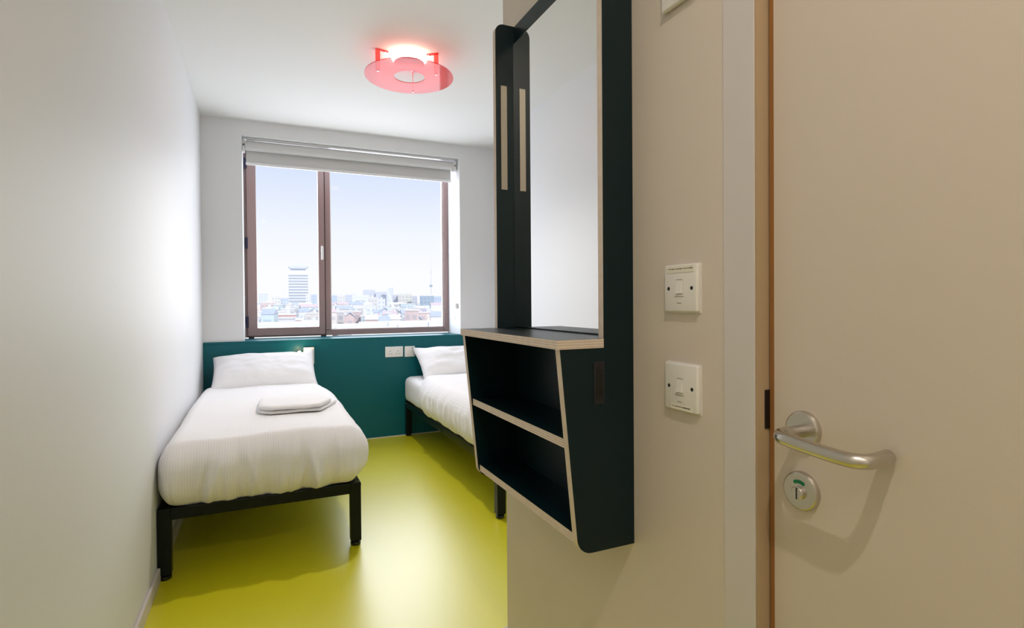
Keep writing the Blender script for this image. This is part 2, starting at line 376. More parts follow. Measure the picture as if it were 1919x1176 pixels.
for i, (ax, ay) in enumerate(((-.175, -.02), (.125, -.095), (.07, .195))):
    an = math.atan2(ay, ax); q = Matrix.Rotation(an, 4, 'Z'); rr = math.hypot(ax, ay)
    bm = bmesh.new(); bx(bm, rr-.013, rr+.013, -.0015, .0015, zd+.0025, -.0045, bev=.0008); bx(bm, rr-.058, rr+.013, -.010, .010, -.0045, -.001, bev=.001)
    bmesh.ops.transform(bm, matrix=q, verts=bm.verts); b_ = lp('acrylic_bracket', bm, 'redacr')
    for s0, s1, s2, s3 in ((rr-.042, -.009, -.0045, .006), (rr, zd-.006, zd-.0026, .005)):
        bm = cyl(bmesh.new(), (s0, 0, s1), (s0, 0, s2), s3, 12); bmesh.ops.transform(bm, matrix=q, verts=bm.verts); link('screw', bm, 'chrome', b_, smooth=40)

ld = bpy.data.lights.new('lamp_beam', 'SPOT'); ld.energy = LAMP_DOWN*4; ld.spot_size = math.radians(135); ld.spot_blend = .8; ld.shadow_soft_size = .04; ld.color = (1, .93, .86)
lo = bpy.data.objects.new('lamp_beam', ld); COL.objects.link(lo); lo.parent = lamp; lo.location = (0, 0, -.122)

# entry downlights above and behind the camera; the rear one is added as unseen fill
for i, (x, y) in enumerate(((.045, -.12), (.15, -.95))):
    t = thing('downlight', ('round recessed downlight in the entry ceiling level with the bathroom door handle', 'added unseen fill downlight in the entry ceiling nearest the front wall')[i], 'lamp', (x, y, H), group='entry downlights')
    bm = lathe(bmesh.new(), [(.036, -.0005), (.044, -.001), (.045, -.004), (.036, -.006), (.034, -.0005)], 40, closed=True); link('bezel', bm, 'plastic_w', t, smooth=40)
    bm = lathe(bmesh.new(), [(0, -.0022), (.034, -.0022), (.034, -.0008), (0, -.0008)], 32); link('lens', bm, 'led', t)
    ld = bpy.data.lights.new('downlight_beam', 'AREA'); ld.shape = 'DISK'; ld.size = .035; ld.energy = DOWNLIGHT*(1.0, .35)[i]; ld.color = (1, .90, .79)
    lo = bpy.data.objects.new('downlight_beam', ld); COL.objects.link(lo); lo.parent = t; lo.location = (0, 0, -.012)

# ------------------------------------------------------------------ beds
def make_bed(x0, x1, y0, y1, label, loc_side):
    t = thing('bed_frame', label, 'bed', ((x0+x1)/2, (y0+y1)/2, 0))
    o = Vector(t.location)
    def p(name, bm, m, par=t, **k):
        bmesh.ops.translate(bm, vec=-o, verts=bm.verts); return link(name, bm, m, par, **k)
    zt, zb = .285, .238; w_ = .046
    p('side_rail', B(x0, x0+.03, y0+w_, y1-w_, zb, zt, bev=.003), 'metal_blk'); p('side_rail', B(x1-.03, x1, y0+w_, y1-w_, zb, zt, bev=.003), 'metal_blk')
    p('end_rail', B(x0+w_, x1-w_, y0, y0+.03, zb, zt, bev=.003), 'metal_blk'); p('end_rail', B(x0+w_, x1-w_, y1-.03, y1, zb, zt, bev=.003), 'metal_blk')
    for cx in (x0, x1-w_):
        for cy in (y0, y1-w_):
            l = p('leg', B(cx, cx+w_, cy, cy+w_, .022, zt, bev=.003), 'metal_blk')
            bm = bmesh.new(); c = (cx+w_/2, cy+w_/2)
            lathe(bm, [(0, .0), (.020, .0), (.0225, .004), (.0225, .012), (.018, .016), (.012, .022), (0, .022)], 28, (c[0], c[1], 0))
            p('foot_glide', bm, 'rubber', l, smooth=40)
            bm = bmesh.new(); xs_ = x0 if cx == x0 else x1; s_ = -1 if cx == x0 else 1
            cyl(bm, (xs_, c[1], .268), (xs_+s_*.004, c[1], .268), .007, 16); p('bolt', bm, 'chrome', l, smooth=40)
    n = 12
    for i in range(n):
        y = y0+.09+(y1-y0-.18)*i/(n-1); p('slat', B(x0+.03, x1-.03, y-.03, y+.03, .262, .274, bev=.002), 'metal_blk')
    return t
LBX0, LBX1, RBX0, RBX1 = -.383, .399, 1.066, 1.86
make_bed(LBX0, LBX1, 2.535, 4.49, 'black metal single bed frame standing against the left wall', 0)
make_bed(RBX0, RBX1, 2.535, 4.49, 'black metal single bed frame standing in the alcove on the right', 1)
def mattress(x0, x1, label):
    bm = soft_box(rbox_grid(20, 40, 8), (x0, 2.55, .286), (x1, 4.485, .490), .045, .05)
    for v in bm.verts:
        v.co += Vector((0, 0, .004*noise.noise(v.co*9)))
    return tag(link('mattress', bm, 'sheet', smooth=True), label, 'mattress')
mattress(-.376, .372, 'white mattress under the duvet of the bed by the left wall')
mattress(1.058, 1.85, 'white mattress with its bare head corner showing on the right bed')
FOLDS = []
_r = random.Random(5)
for i in range(15): FOLDS.append((-.22+.60*i/14+_r.uniform(-.02, .02), _r.uniform(-.35, .35), _r.uniform(.006, .013), _r.uniform(.008, .018)*_r.choice((1, 1, -.8)), _r.uniform(.42, .50)))
def duvet(side, x0, x1, y0, y1, label):
    """side: -1 = free edge is the left (right bed), +1 = free edge is the right (left bed)"""
    bm = soft_box(rbox_grid(150, 150, 26), (x0, y0, .268), (x1, y1, .545), .075, .105)
    xf = x1 if side > 0 else x0
    for v in bm.verts:
        p = v.co.copy()
        zt = max(0, min(1, (p.z-.28)/.25))
        ex = abs(p.x-xf); dfoot = p.y-y0
        # side and foot folds
        sidew = max(0, 1-ex/.07)*(1-zt*.75); footw = max(0, 1-dfoot/.09)*(1-zt*.85)
        f1 = noise.noise(Vector((p.y*9, p.z*2.2+p.y*1.5, 3.1)))+.5*noise.noise(Vector((p.y*22, p.z*3, 8)))
        f2 = noise.noise(Vector((p.x*13, p.z*2.0+p.x*2, 1.7)))+.6*abs(noise.noise(Vector((p.x*27, p.z*3, 5))))
        v.co.x += side*sidew*(.016*f1+.004)
        v.co.y -= footw*(.040*f2+.002)
        for fx, tl, wd, am, zz in FOLDS:
            if side > 0 and dfoot < .12:
                q = (p.x-fx-tl*(p.z-.4))/wd
                if abs(q) < 3: v.co.y -= am*math.exp(-q*q)*max(0, 1-dfoot/.12)*max(0, min(1, (zz-p.z)/.08))*min(1, .45+(p.z-.27)/.1)
            if dfoot > .15:
                q = (p.y-2.6-(fx+.38)*2.0-tl*(p.z-.4))/(wd*1.5)
                if abs(q) < 3: v.co.x += side*am*.9*math.exp(-q*q)*max(0, 1-ex/.10)*max(0, min(1, (zz-p.z)/.08))
        # belly of the drop
        v.co.x += side*max(0, 1-ex/.09)*.018*math.sin(math.pi*zt)
        v.co.y -= max(0, 1-dfoot/.10)*.026*math.sin(math.pi*zt)
        # hem line rises and falls
        if p.z < .40:
            k = (0.40-p.z)/.13
            hem = .012*noise.noise(Vector((p.x*7, p.y*3, 9)))+.006*noise.noise(Vector((p.x*19, p.y*16, 2)))
            if side > 0: hem += .018*max(0, 1-abs(p.x-(x1-.03))/.35)*(1 if dfoot < .1 else .4) + .02*max(0, 1-abs(p.x-x0)/.10)
            v.co.z += k*(hem+.004)
        # puffy top with shallow creases
        if zt > .6:
            a = noise.noise(Vector((p.x*3.2, p.y*1.9, 4)))
            c = noise.noise(Vector((p.x*5+p.y*3, p.y*8-p.x*4, 6)))
            mid = 1-((p.x-(x0+x1)/2)/((x1-x0)/2))**2
            v.co.z += (.010*a+.004*c)*min(1, (zt-.6)*2.5)+.012*mid*(zt-.6)
        # tucked in towards the pillow
        if p.y > 3.6:
            t_ = (p.y-3.6)/(y1-3.6); v.co.x -= side*.055*t_*t_*max(0, 1-ex/.5)
            v.co.z -= .012*t_
        if dfoot < .3: v.co.z -= max(0, zt-.4)*.018*(1-dfoot/.3)**2
    return tag(link('duvet', bm, 'duvet', smooth=True), label, 'duvet')
duvet(1, -.383, .424, 2.505, 4.25, 'white satin-stripe duvet draped over the bed by the left wall')
duvet(-1, 1.046, 1.89, 2.505, 4.12, 'white duvet spread on the bed in the right alcove')

def pillow(name, w_, l_, t_, loc, tilt, lift, label, seed):
    n1, n2 = 44, 34; bm = bmesh.new(); top = {}; bot = {}
    for i in range(n1+1):
        for j in range(n2+1):
            u, v = 2*i/n1-1, 2*j/n2-1
            # straighter toward the rim, pointed corners
            ox = w_/2*u*(1-.045*(1-v*v)**1.0*abs(u)**3); oy = l_/2*v*(1-.07*(1-u*u)*abs(v)**3)
            th = t_/2*max(0, (1-abs(u)**3.2))**.55*max(0, (1-abs(v)**2.6))**.55
            nz = noise.noise(Vector((u*2.1+seed, v*2.1, seed)))*.012+noise.noise(Vector((u*6+seed, v*5, 2)))*.004
            edge = max(0, (1-u**4)*(1-v**4))
            c = max(0, (u*lift[0] if lift[0] else 0)-.74)/.26*max(0, v-.35)/.65
            up_ = lift[1]*c
            zz = nz*edge+.006*noise.noise(Vector((u*4, v*4, 7+seed)))
            top[i, j] = bm.verts.new((ox, oy+up_, zz+th)); 
            bot[i, j] = top[i, j] if i in (0, n1) or j in (0, n2) else bm.verts.new((ox, oy+up_, zz-th))
    for i in range(n1):
        for j in range(n2):
            bm.faces.new((top[i, j], top[i+1, j], top[i+1, j+1], top[i, j+1]))
            q = (bot[i, j], bot[i, j+1], bot[i+1, j+1], bot[i+1, j])
            if len(set(q)) == 4 and q != (top[i, j], top[i, j+1], top[i+1, j+1], top[i+1, j]): bm.faces.new(q)
    o = link(name, bm, 'sheet', smooth=True); o.location = loc; o.rotation_euler = (math.radians(tilt), 0, 0)
    return tag(o, label, 'pillow')
pillow('pillow', .68, .40, .165, (.020, 4.270, .612), 31, (1, .055), 'plump white pillow leaning on the teal panel, bed by the left wall', 1.3)
pillow('pillow', .70, .40, .165, (1.475, 4.280, .604), 31, (-1, .035), 'white pillow on the right bed, partly hidden by the shelf unit', 4.1)

# folded linen on the left bed
bm = bmesh.new()
def cloth_layer(x0, x1, y0, y1, z0, z1, seed):
    b2 = soft_box(rbox_grid(44, 36, 5), (x0, y0, z0), (x1, y1, z1), .03, (z1-z0)*.49)
    for v in b2.verts:
        p = v.co.copy(); f = (p.y-y0)/(y1-y0)
        v.co.z += .007*noise.noise(Vector((p.x*5+seed, p.y*4, seed)))+.0035*noise.noise(Vector((p.x*10-p.y*14, p.y*9, seed)))
        v.co.z -= .022*max(0, f-.35)*(p.z/.05)                    # thins out towards the back
        v.co.y += .010*noise.noise(Vector((p.x*6, seed, 1)))
        v.co.x -= p.x*.14*max(0, f-.2)
        if p.x > .09: v.co.y += (p.x-.09)*1.7*(1-f)
        if p.x < -.14: v.co.y += (-.14-p.x)*1.2*(1-f)
    me_ = bpy.data.meshes.new('tmp'); b2.to_mesh(me_); b2.free(); bm.from_mesh(me_); bpy.data.meshes.remove(me_)
cloth_layer(-.195, .205, -.20, .22, 0, .020, 1.0)
cloth_layer(-.190, .165, -.205, .20, .019, .044, 5.0)
o = link('folded_towel', bm, 'towel', smooth=True); o.location = (.165, 3.12, .549); o.rotation_euler = (0, 0, math.radians(3))
tag(o, 'white folded towel lying on the striped duvet of the left bed', 'towel')

# ------------------------------------------------------------------ sockets and bedside lights on the teal panel
py = D-.018
def plate(t, bm, m, name='faceplate', **k): return link(name, bm, m, t, **k)
t = thing('double_socket', 'white double mains socket on the teal panel between the beds', 'socket', (.984, py, .693))
plate(t, B(-.073, .073, -.009, .0, -.043, .043, bev=.0035, seg=3), 'plastic_w', smooth=40)
for cx in (-.033, .030):
    bm = bmesh.new()
    bx(bm, cx-.002, cx+.002, -.0096, -.0088, .002, .010); bx(bm, cx-.0145, cx-.0075, -.0096, -.0088, -.0185, -.0145); bx(bm, cx+.0075, cx+.0145, -.0096, -.0088, -.0185, -.0145)
    link('pin_holes', bm, 'hole', t, kind='stuff')
for cx in (-.055, .055): link('rocker_switch', B(cx-.006, cx+.006, -.0125, -.0085, .012, .030, bev=.001), 'plastic_w', t)
t = thing('wall_plate', 'white square bedside wall plate beside the double socket', 'switch', (1.113, py, .690))
plate(t, B(-.043, .043, -.009, .0, -.044, .044, bev=.0035, seg=3), 'plastic_w', smooth=40)
link('rocker_switch', B(-.004, .010, -.013, -.0085, -.016, .012, bev=.001), 'plastic_w', t)
t = thing('bedside_light', 'small white bedside reading light glowing behind the left pillow corner', 'lamp', (.338, py, .693))
plate(t, B(-.050, .026, -.030, .0, -.064, .064, bev=.004, seg=3), 'plastic', name='light_body', smooth=40)
bm = bmesh.new(); tube(bm, [(-.045, -.02, .010), (-.060, -.03, .018), (-.078, -.04, .029)], .005, 12); arm = link('arm', bm, 'chrome', t, smooth=40)
bm = lathe(bmesh.new(), [(0, .022), (.012, .022), (.014, .0), (.013, -.002), (.0, -.002)], 24, (-.082, -.062, .030), 'Y'); link('light_head', bm, 'plastic', t, smooth=40)
bm = bmesh.new(); bmesh.ops.create_uvsphere(bm, u_segments=16, v_segments=10, radius=.012); bmesh.ops.translate(bm, vec=(-.082, -.070, .030), verts=bm.verts); link('glowing_bulb', bm, 'led', t, smooth=True)
ld = bpy.data.lights.new('reading_glow', 'POINT'); ld.energy = .35; ld.color = (1, .72, .42); ld.shadow_soft_size = .01
lo = bpy.data.objects.new('reading_glow', ld); COL.objects.link(lo); lo.parent = t; lo.location = (-.082, -.098, .042)

# ------------------------------------------------------------------ mirror and shelf unit
VY1, VY2 = .932, 1.497; TH = .018
xt, xb_, xu, xs_, bmx = .525, .562, .626, .519, .6866
zt, zb, ztop, zm, zmid, zbot = 1.0155, .588, 1.901, 1.847, .816, .6236
un = thing('mirror_shelf_unit', 'dark wall-hung unit with tall mirror above open plywood-edged shelves', 'mirror shelf', (XB, (VY1+VY2)/2, zb))
uo = Vector(un.location)
def up_(name, bm, m, par=un, **k):
    bmesh.ops.translate(bm, vec=-uo, verts=bm.verts); return link(name, bm, m, par, **k)
def side_profile():
    slope = (xt-xb_)/(zt-TH-(zb+.05))
    xf = lambda z: xb_+(z-(zb+.05))*slope
    p = [(XB-.0005, zb)]
    p += arc(xb_+.034, zb+.034, .034, 270, 186, 8)
    p += [(xt, zt-TH-.0002), (xu, zt-TH-.0002)]
    p += arc(xu+.026, ztop-.026, .026, 180, 90, 8)
    p += [(XB-.0005, ztop)]
    return p
near = up_('side_panel', prism(bmesh.new(), side_profile(), 'Y', VY1, VY1+TH), ['black', 'ply_y'], smooth=25)
far = up_('side_panel', prism(bmesh.new(), side_profile(), 'Y', VY2-TH, VY2), ['black', 'ply_y'], smooth=25)
poly = [(xs_, VY1-.0015), (xu-.0003, VY1-.0015), (xu-.0003, VY1+TH+.0003), (bmx-.0003, VY1+TH+.0003), (bmx-.0003, VY2-TH-.0003), (xu-.0003, VY2-TH-.0003), (xu-.0003, VY2+.0015), (xs_, VY2+.0015)]
up_('top_shelf', prism(bmesh.new(), poly, 'Z', zt-TH, zt), ['black', 'ply_z'])
def shelf(name, z):
    xfz = xb_+(z-(zb+.05))*(xt-xb_)/(zt-TH-(zb+.05))+.004
    poly = [(xfz, VY1+TH+.0003), (bmx-.0003, VY1+TH+.0003), (bmx-.0003, VY2-TH-.0003), (xfz, VY2-TH-.0003)]
    up_(name, prism(bmesh.new(), poly, 'Z', z-TH, z), ['black', 'ply_z'])
shelf('middle_shelf', zmid); shelf('bottom_shelf', zbot)
up_('back_panel', B(bmx, XB-.001, VY1+TH+.0003, VY2-TH-.0003, zb+.012, ztop), 'black')
up_('mirror_glass', B(bmx-.005, bmx-.0002, VY1+TH+.001, VY2-TH-.001, zt+.003, zm, bev=.0008), 'mirror')
h_ = B(.642, .661, VY2-TH-.0016, VY2-TH+.001, 1.42, 1.722); bmesh.ops.translate(h_, vec=-uo, verts=h_.verts); link('inlay_strip', h_, 'strip', far)
bm = bmesh.new()
bx(bm, .602, .627, VY1-.0018, VY1+.001, .885, .970, bev=.0008); s_ = up_('power_outlet', bm, 'blackplastic')
bm = bmesh.new(); bx(bm, .607, .622, VY1-.0024, VY1-.0016, .958, .959); bx(bm, .607, .622, VY1-.0024, VY1-.0016, .896, .897); bx(bm, .6075, .6215, VY1-.0026, VY1-.0014, .900, .955, bev=.0005); up_('outlet_cover', bm, 'rubber', s_)

# ------------------------------------------------------------------ switches on the bathroom wall
def switch(y, z, label, sticker):
    """86 mm fused switch plate, face towards -X; local frame: x out of the wall"""
    t = thing('switch_plate', label, 'switch', (XB, y, z))
    bm = B(-.010, -.0002, -.043, .043, -.043, .043, bev=.0035, seg=3); bx(bm, -.002, -.0001, -.0445, .0445, -.0445, .0445); link('faceplate', bm, 'plastic', t, smooth=40)
    # rocker: wedge standing proud at its top
    bm = bmesh.new(); pts = [(-.0098, -.009), (-.0135, -.009), (-.0105, .013), (-.0098, .013)]
    v0 = [bm.verts.new((a, -.006, b)) for a, b in pts]; v1 = [bm.verts.new((a, .0085, b)) for a, b in pts]
    bm.faces.new(v0); bm.faces.new(v1[::-1])
    for i in range(4): bm.faces.new((v0[i], v0[(i+1) % 4], v1[(i+1) % 4], v1[i]))
    link('rocker_switch', bm, 'plastic', t)
    bm = bmesh.new(); bx(bm, -.0103, -.0098, -.007, .0095, .0155, .0162); bx(bm, -.0103, -.0098, -.007, .0095, -.0105, -.0098); bx(bm, -.0103, -.0098, -.010, .014, -.0150, -.0145); bx(bm, -.0103, -.0098, -.004, .008, -.0270, -.0262)
    link('cover_seam', bm, 'ink', t, kind='stuff')
    for yy in (-.030, .0300):
        bm = lathe(bmesh.new(), [(0, -.0105), (.0016, -.0106), (.0034, -.0103), (.0036, -.0098), (0, -.0098)], 20, (0, yy, 0), 'X'); link('screw', bm, 'hole', t, smooth=40)
    z0, z1, y0, y1 = sticker
    lb = link('sticker', B(-.0107, -.0098, y0, y1, z0, z1), 'label', t)
    # the printed caption is too worn to read: a row of small strokes
    bm = bmesh.new(); yy = y1-.003; r = random.Random(int(z*1000))
    while yy > y0+.005:
        w_ = r.uniform(.0012, .0035); hh = r.uniform(.0012, .0022)
        zc = (z1-.0035) if z0 < 0 else (z0+z1)/2+.001
        bx(bm, -.0110, -.0106, yy-w_, yy, zc-hh/2, zc+hh/2); yy -= w_+r.choice((.0006, .0007, .0022))
    link('caption', bm, 'ink', lb, kind='stuff')
    return t
switch(.7816, 1.113, 'upper white switch plate with a caption sticker along its top edge', (.0285, .0405, -.036, .034))
switch(.7816, .9335, 'lower white switch plate with a caption sticker along its bottom edge', (-.041, -.032, -.030, .024))
t = thing('wall_plate', 'white square plate high on the wall above the two switch plates', 'switch', (XB, .785, 1.671))
link('faceplate', B(-.012, -.0002, -.043, .043, -.043, .043, bev=.0035, seg=3), 'plastic', t, smooth=40)

# ------------------------------------------------------------------ bathroom door and frame
bm = bmesh.new()
bx(bm, XB-.002, XB+.0, DY1+.0, .686, 0, 2.12, bev=.0008); bx(bm, XB-.002, XB, DY0-.063, DY0, 0, 2.12, bev=.0008); bx(bm, XB-.002, XB, DY0, DY1, DZ, 2.12, bev=.0008)
struct('trim_4', bm, 'frame_w')
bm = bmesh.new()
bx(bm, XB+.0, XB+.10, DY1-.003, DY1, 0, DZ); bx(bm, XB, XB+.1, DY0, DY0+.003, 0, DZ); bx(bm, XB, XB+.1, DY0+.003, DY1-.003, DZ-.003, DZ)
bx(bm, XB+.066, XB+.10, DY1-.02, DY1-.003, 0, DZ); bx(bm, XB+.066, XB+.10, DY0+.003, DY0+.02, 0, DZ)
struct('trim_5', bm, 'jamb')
door = bpy.data.objects.new('door_1', None); COL.objects.link(door); door['kind'] = 'structure'; door.location = (.725, .62, 0)
do = Vector(door.location)
def dp(name, bm, m, par=door, **k):
    bmesh.ops.translate(bm, vec=-do, verts=bm.verts); return link(name, bm, m, par, **k)
dp('door_leaf', B(.725, .765, DY0+.013, .6095, .005, DZ-.006), 'cream')
bm = bmesh.new(); bx(bm, .7249, .765, .6095, .6175, .005, DZ-.006); bx(bm, .7249, .765, DY0+.005, DY0+.013, .005, DZ-.006); dp('lipping', bm, 'lip')
dp('strike_plate', B(.716, .735, .6178, .6205, .889, .950, bev=.0005), 'rubber')
# lever handle on its rose
hy, hz = .557, .900
bm = lathe(bmesh.new(), [(0, 0), (.0275, 0), (.0275, -.005), (.0262, -.0075), (.0245, -.0085), (0, -.0085)], 48, (.725, hy, hz), 'X')
rose = dp('lever_rose', bm, 'steel', smooth=30)
pts = []
xo = .661; r_ = .016
pts += [(.7165, hy, hz-.002), (.70, hy, hz-.002), (xo+r_+.006, hy, hz-.002)]
for i in range(1, 9):
    a = math.pi/2*i/8; pts.append((xo+r_+.006-math.sin(a)*(r_+.006), hy-(1-math.cos(a))*(r_+.006), hz-.002-.001*i/8))
y_e = .431
for i in range(1, 8):
    f = i/8; pts.append((xo+.001*f, hy-.022-(hy-.022-(y_e+.018))*f, hz-.003-.010*f+.004*f*f))
for i in range(0, 9):
    a = math.pi/2*i/8; pts.append((xo+.001+(1-math.cos(a))*.020, y_e+.018-math.sin(a)*.018, hz-.0088-.0002*i/8))
pts += [(xo+.034, y_e+.001, hz-.009), (.7185, y_e+.004, hz-.009)]
bm = bmesh.new(); tube(bm, pts, .0096, 24)
dp('lever', bm, 'steel', rose, smooth=60)
# vacancy indicator
iy, iz = .560, .809
bm = lathe(bmesh.new(), [(0, 0), (.0285, 0), (.0285, -.005), (.0272, -.0075), (.0255, -.0085), (0, -.0085)], 48, (.725, iy, iz), 'X')
ind = dp('vacancy_indicator', bm, 'steel', smooth=30)
bm = bmesh.new()
a0, a1, n = 62, 118, 14
for ri, ro in ((.0115, .0168),):
    for i in range(n):
        q = [math.radians(a0+(a1-a0)*k/n) for k in (i, i+1)]
        vs = [bm.verts.new((.7162, iy+rr*math.cos(a), iz+rr*math.sin(a))) for rr, a in ((ri, q[0]), (ro, q[0]), (ro, q[1]), (ri, q[1]))]
        bm.faces.new(vs)
for a in (a0, a1):
    cyl(bm, (.7162, iy+.01415*math.cos(math.radians(a)), iz+.01415*math.sin(math.radians(a))), (.7158, iy+.01415*math.cos(math.radians(a)), iz+.01415*math.sin(math.radians(a))), .00265, 16)
dp('green_window', bm, 'green', ind)
bm = lathe(bmesh.new(), [(0, -.014), (.0085, -.014), (.0095, -.013), (.0095, -.0085), (0, -.0085)], 32, (.725, iy, iz-.002), 'X'); dp('turn_boss', bm, 'steel', ind, smooth=30)
dp('coin_slot', B(.7104, .7112, iy-.0008, iy+.0008, iz-.0105, iz+.0065), 'hole', ind)
BUILD=[
(2.8, 900.0, -0.003, 12.7, 18.3, 40, 'grey', 'distant brown-grey block on the skyline at far left of the left pane'),
(4.0, 450.0, -0.009, 10.2, 2.5, 30, 'brick2', 'long low brownish-red block behind the blue-grey roof at left'),
(13.6, 609.8, -0.022, 8.5, 9.5, 25, 'cream', 'tall pinkish cream block left of the high-rise tower'),
(22.7, 639.6, -0.036, 8.0, 8.2, 25, 'blue', 'blue-grey block tucked close against the left side of the tower'),
(58.8, 722.8, -0.081, 8.1, 13.0, 30, 'blue', 'blue-grey block just right of the tower'),
(48.1, 658.2, -0.073, 5.6, 10.7, 20, 'white', 'slim white block at the right foot of the tower'),
(28.6, 419.0, -0.068, 13.9, -1.2, 30, 'stone', 'wide grey-brown stone block in front of the tower base'),
(15.4, 385.3, -0.04, 8.3, -1.9, 30, 'stone', 'grey terraced building left below the tower'),
(10.1, 261.8, -0.039, 7.2, -3.3, 25, 'brick', 'red brick warehouse block with flat roof in the left pane'),
(1.9, 232.0, -0.008, 2.8, -3.1, 14, 'blue', 'pale glass-fronted block beside the red brick warehouse'),
(-0.9, 247.3, 0.004, 2.1, -1.8, 14, 'cream', 'narrow cream building at the extreme left of the view'),
(13.0, 224.6, -0.058, 2.5, -4.6, 16, 'brick2', 'small reddish building right of the brick warehouse'),
(15.3, 201.5, -0.076, 5.5, -4.8, 20, 'stone', 'low pale building beside the small reddish one'),
(23.8, 299.1, -0.079, 7.2, -3.6, 24, 'cream', 'pale stucco building with chimneys below the tower'),
(3.3, 330.0, -0.01, 5.6, -1.1, 20, 'slate', 'building with pale blue flat roof left of the brick warehouse'),
(82.0, 715.3, -0.114, 8.2, 12.2, 24, 'blue', 'blue-grey block right beside the window mullion'),
(87.0, 684.5, -0.126, 9.2, 11.0, 22, 'cream', 'cream block second from the window mullion'),
(116.4, 811.7, -0.142, 15.4, 14.4, 26, 'grey', 'pale grey low block on the skyline left of the long rooftop'),
(186.5, 1063.8, -0.174, 23.5, 27.6, 60, 'grey', 'long grey block highest on the hazy skyline'),
(197.7, 1008.3, -0.194, 18.9, 22.4, 50, 'grey', 'grey block adjoining the highest skyline block'),
(204.9, 966.5, -0.209, 11.9, 29.0, 30, 'grey', 'tall pale grey block in the middle of the right pane skyline'),
(122.1, 761.5, -0.159, 22.2, 12.1, 40, 'white', 'long white low-rise with flat roof below the skyline blocks'),
(88.1, 553.0, -0.158, 9.1, 4.4, 26, 'blue', 'blue-grey office building in mid distance of the right pane'),
(92.8, 511.7, -0.179, 8.1, 6.5, 26, 'cream', 'cream facade block left of centre in the right pane'),
(94.1, 478.8, -0.194, 6.7, 4.8, 22, 'white', 'white apartment block next to the cream facade'),
(138.4, 624.8, -0.218, 6.5, 10.7, 26, 'grey', 'grey-cream block right of the tall skyline block'),
(139.2, 596.5, -0.229, 7.4, 10.8, 26, 'cream', 'cream striped block left of the yellowish block'),
(138.3, 561.6, -0.241, 7.0, 10.3, 26, 'yellow', 'yellowish cream block with vertical bays'),
(137.7, 534.7, -0.252, 5.2, 8.2, 22, 'grey', 'narrow grey block left of the dark glass block'),
(135.3, 481.3, -0.274, 13.0, 8.0, 40, 'dark', 'dark blue-grey glass office block at the right of the view'),
(162.4, 535.9, -0.294, 8.0, 8.2, 30, 'blue', 'paler blue block behind the right edge of the dark glass block'),
(82.6, 342.2, -0.237, 4.6, -2.4, 18, 'brick', 'small red brick building in the right pane'),
(94.9, 368.0, -0.252, 6.8, -2.0, 20, 'white', 'white building right of the small red brick one'),
(95.1, 347.2, -0.267, 4.4, -2.2, 18, 'lilac', 'lilac-grey building below the dark glass block'),
(95.2, 322.1, -0.287, 9.3, -2.7, 20, 'white', 'wide whitewashed building under the dark glass block'),
(49.1, 277.7, -0.175, 9.2, -5.0, 24, 'teal', 'pale teal-grey facade with rows of windows in the right pane'),
(53.4, 256.5, -0.205, 2.4, -3.4, 14, 'slate', 'slate-blue narrow building in the centre foreground of the right pane'),
(36.9, 265.4, -0.138, 3.8, -3.8, 18, 'brick2', 'reddish brick building near the left of the right pane'),
(34.7, 287.9, -0.12, 5.9, -3.0, 22, 'stone', 'grey stone building at the lower left of the right pane'),
(46.4, 303.7, -0.152, 4.4, -3.1, 20, 'brick2', 'brownish building between the red brick and teal facades'),
(70.3, 237.8, -0.287, 6.8, -4.6, 18, 'yellow', 'pale yellow-green building at the lower right'),
(55.1, 396.2, -0.138, 7.8, -0.6, 22, 'teal', 'greenish-grey building in the lower middle distance'),
(55.6, 355.7, -0.155, 5.2, -1.8, 18, 'stone', 'stone building behind the brownish one'),
(75.3, 423.4, -0.176, 7.0, -0.9, 22, 'white', 'white building in front of the cream facade'),
(92.3, 409.7, -0.222, 7.4, -2.6, 22, 'cream', 'cream building behind the gabled houses'),
(51.1, 427.0, -0.119, 8.0, -0.2, 22, 'white', 'white block low beside the mullion'),
]
GABLE=[
(61.0, 301.1, -0.2, 6.8, -1.5, -3.9, 16, 'slate', 'slate-roofed gabled building with pale blue walls'),
(70.8, 317.1, -0.22, 5.7, -2.7, -4.5, 16, 'stone', 'dark gabled roof beside the slate-roofed building'),
(63.1, 247.1, -0.25, 7.2, -3.6, -6.1, 16, 'grey', 'large grey gabled roof in the right pane foreground'),
(33.0, 232.7, -0.141, 3.4, -2.7, -4.1, 12, 'brick2', 'small gabled brick house in the foreground left of the right pane'),
(27.7, 338.9, -0.082, 5.0, -1.7, -3.3, 12, 'stone', 'small gabled roof right below the tower'),
]
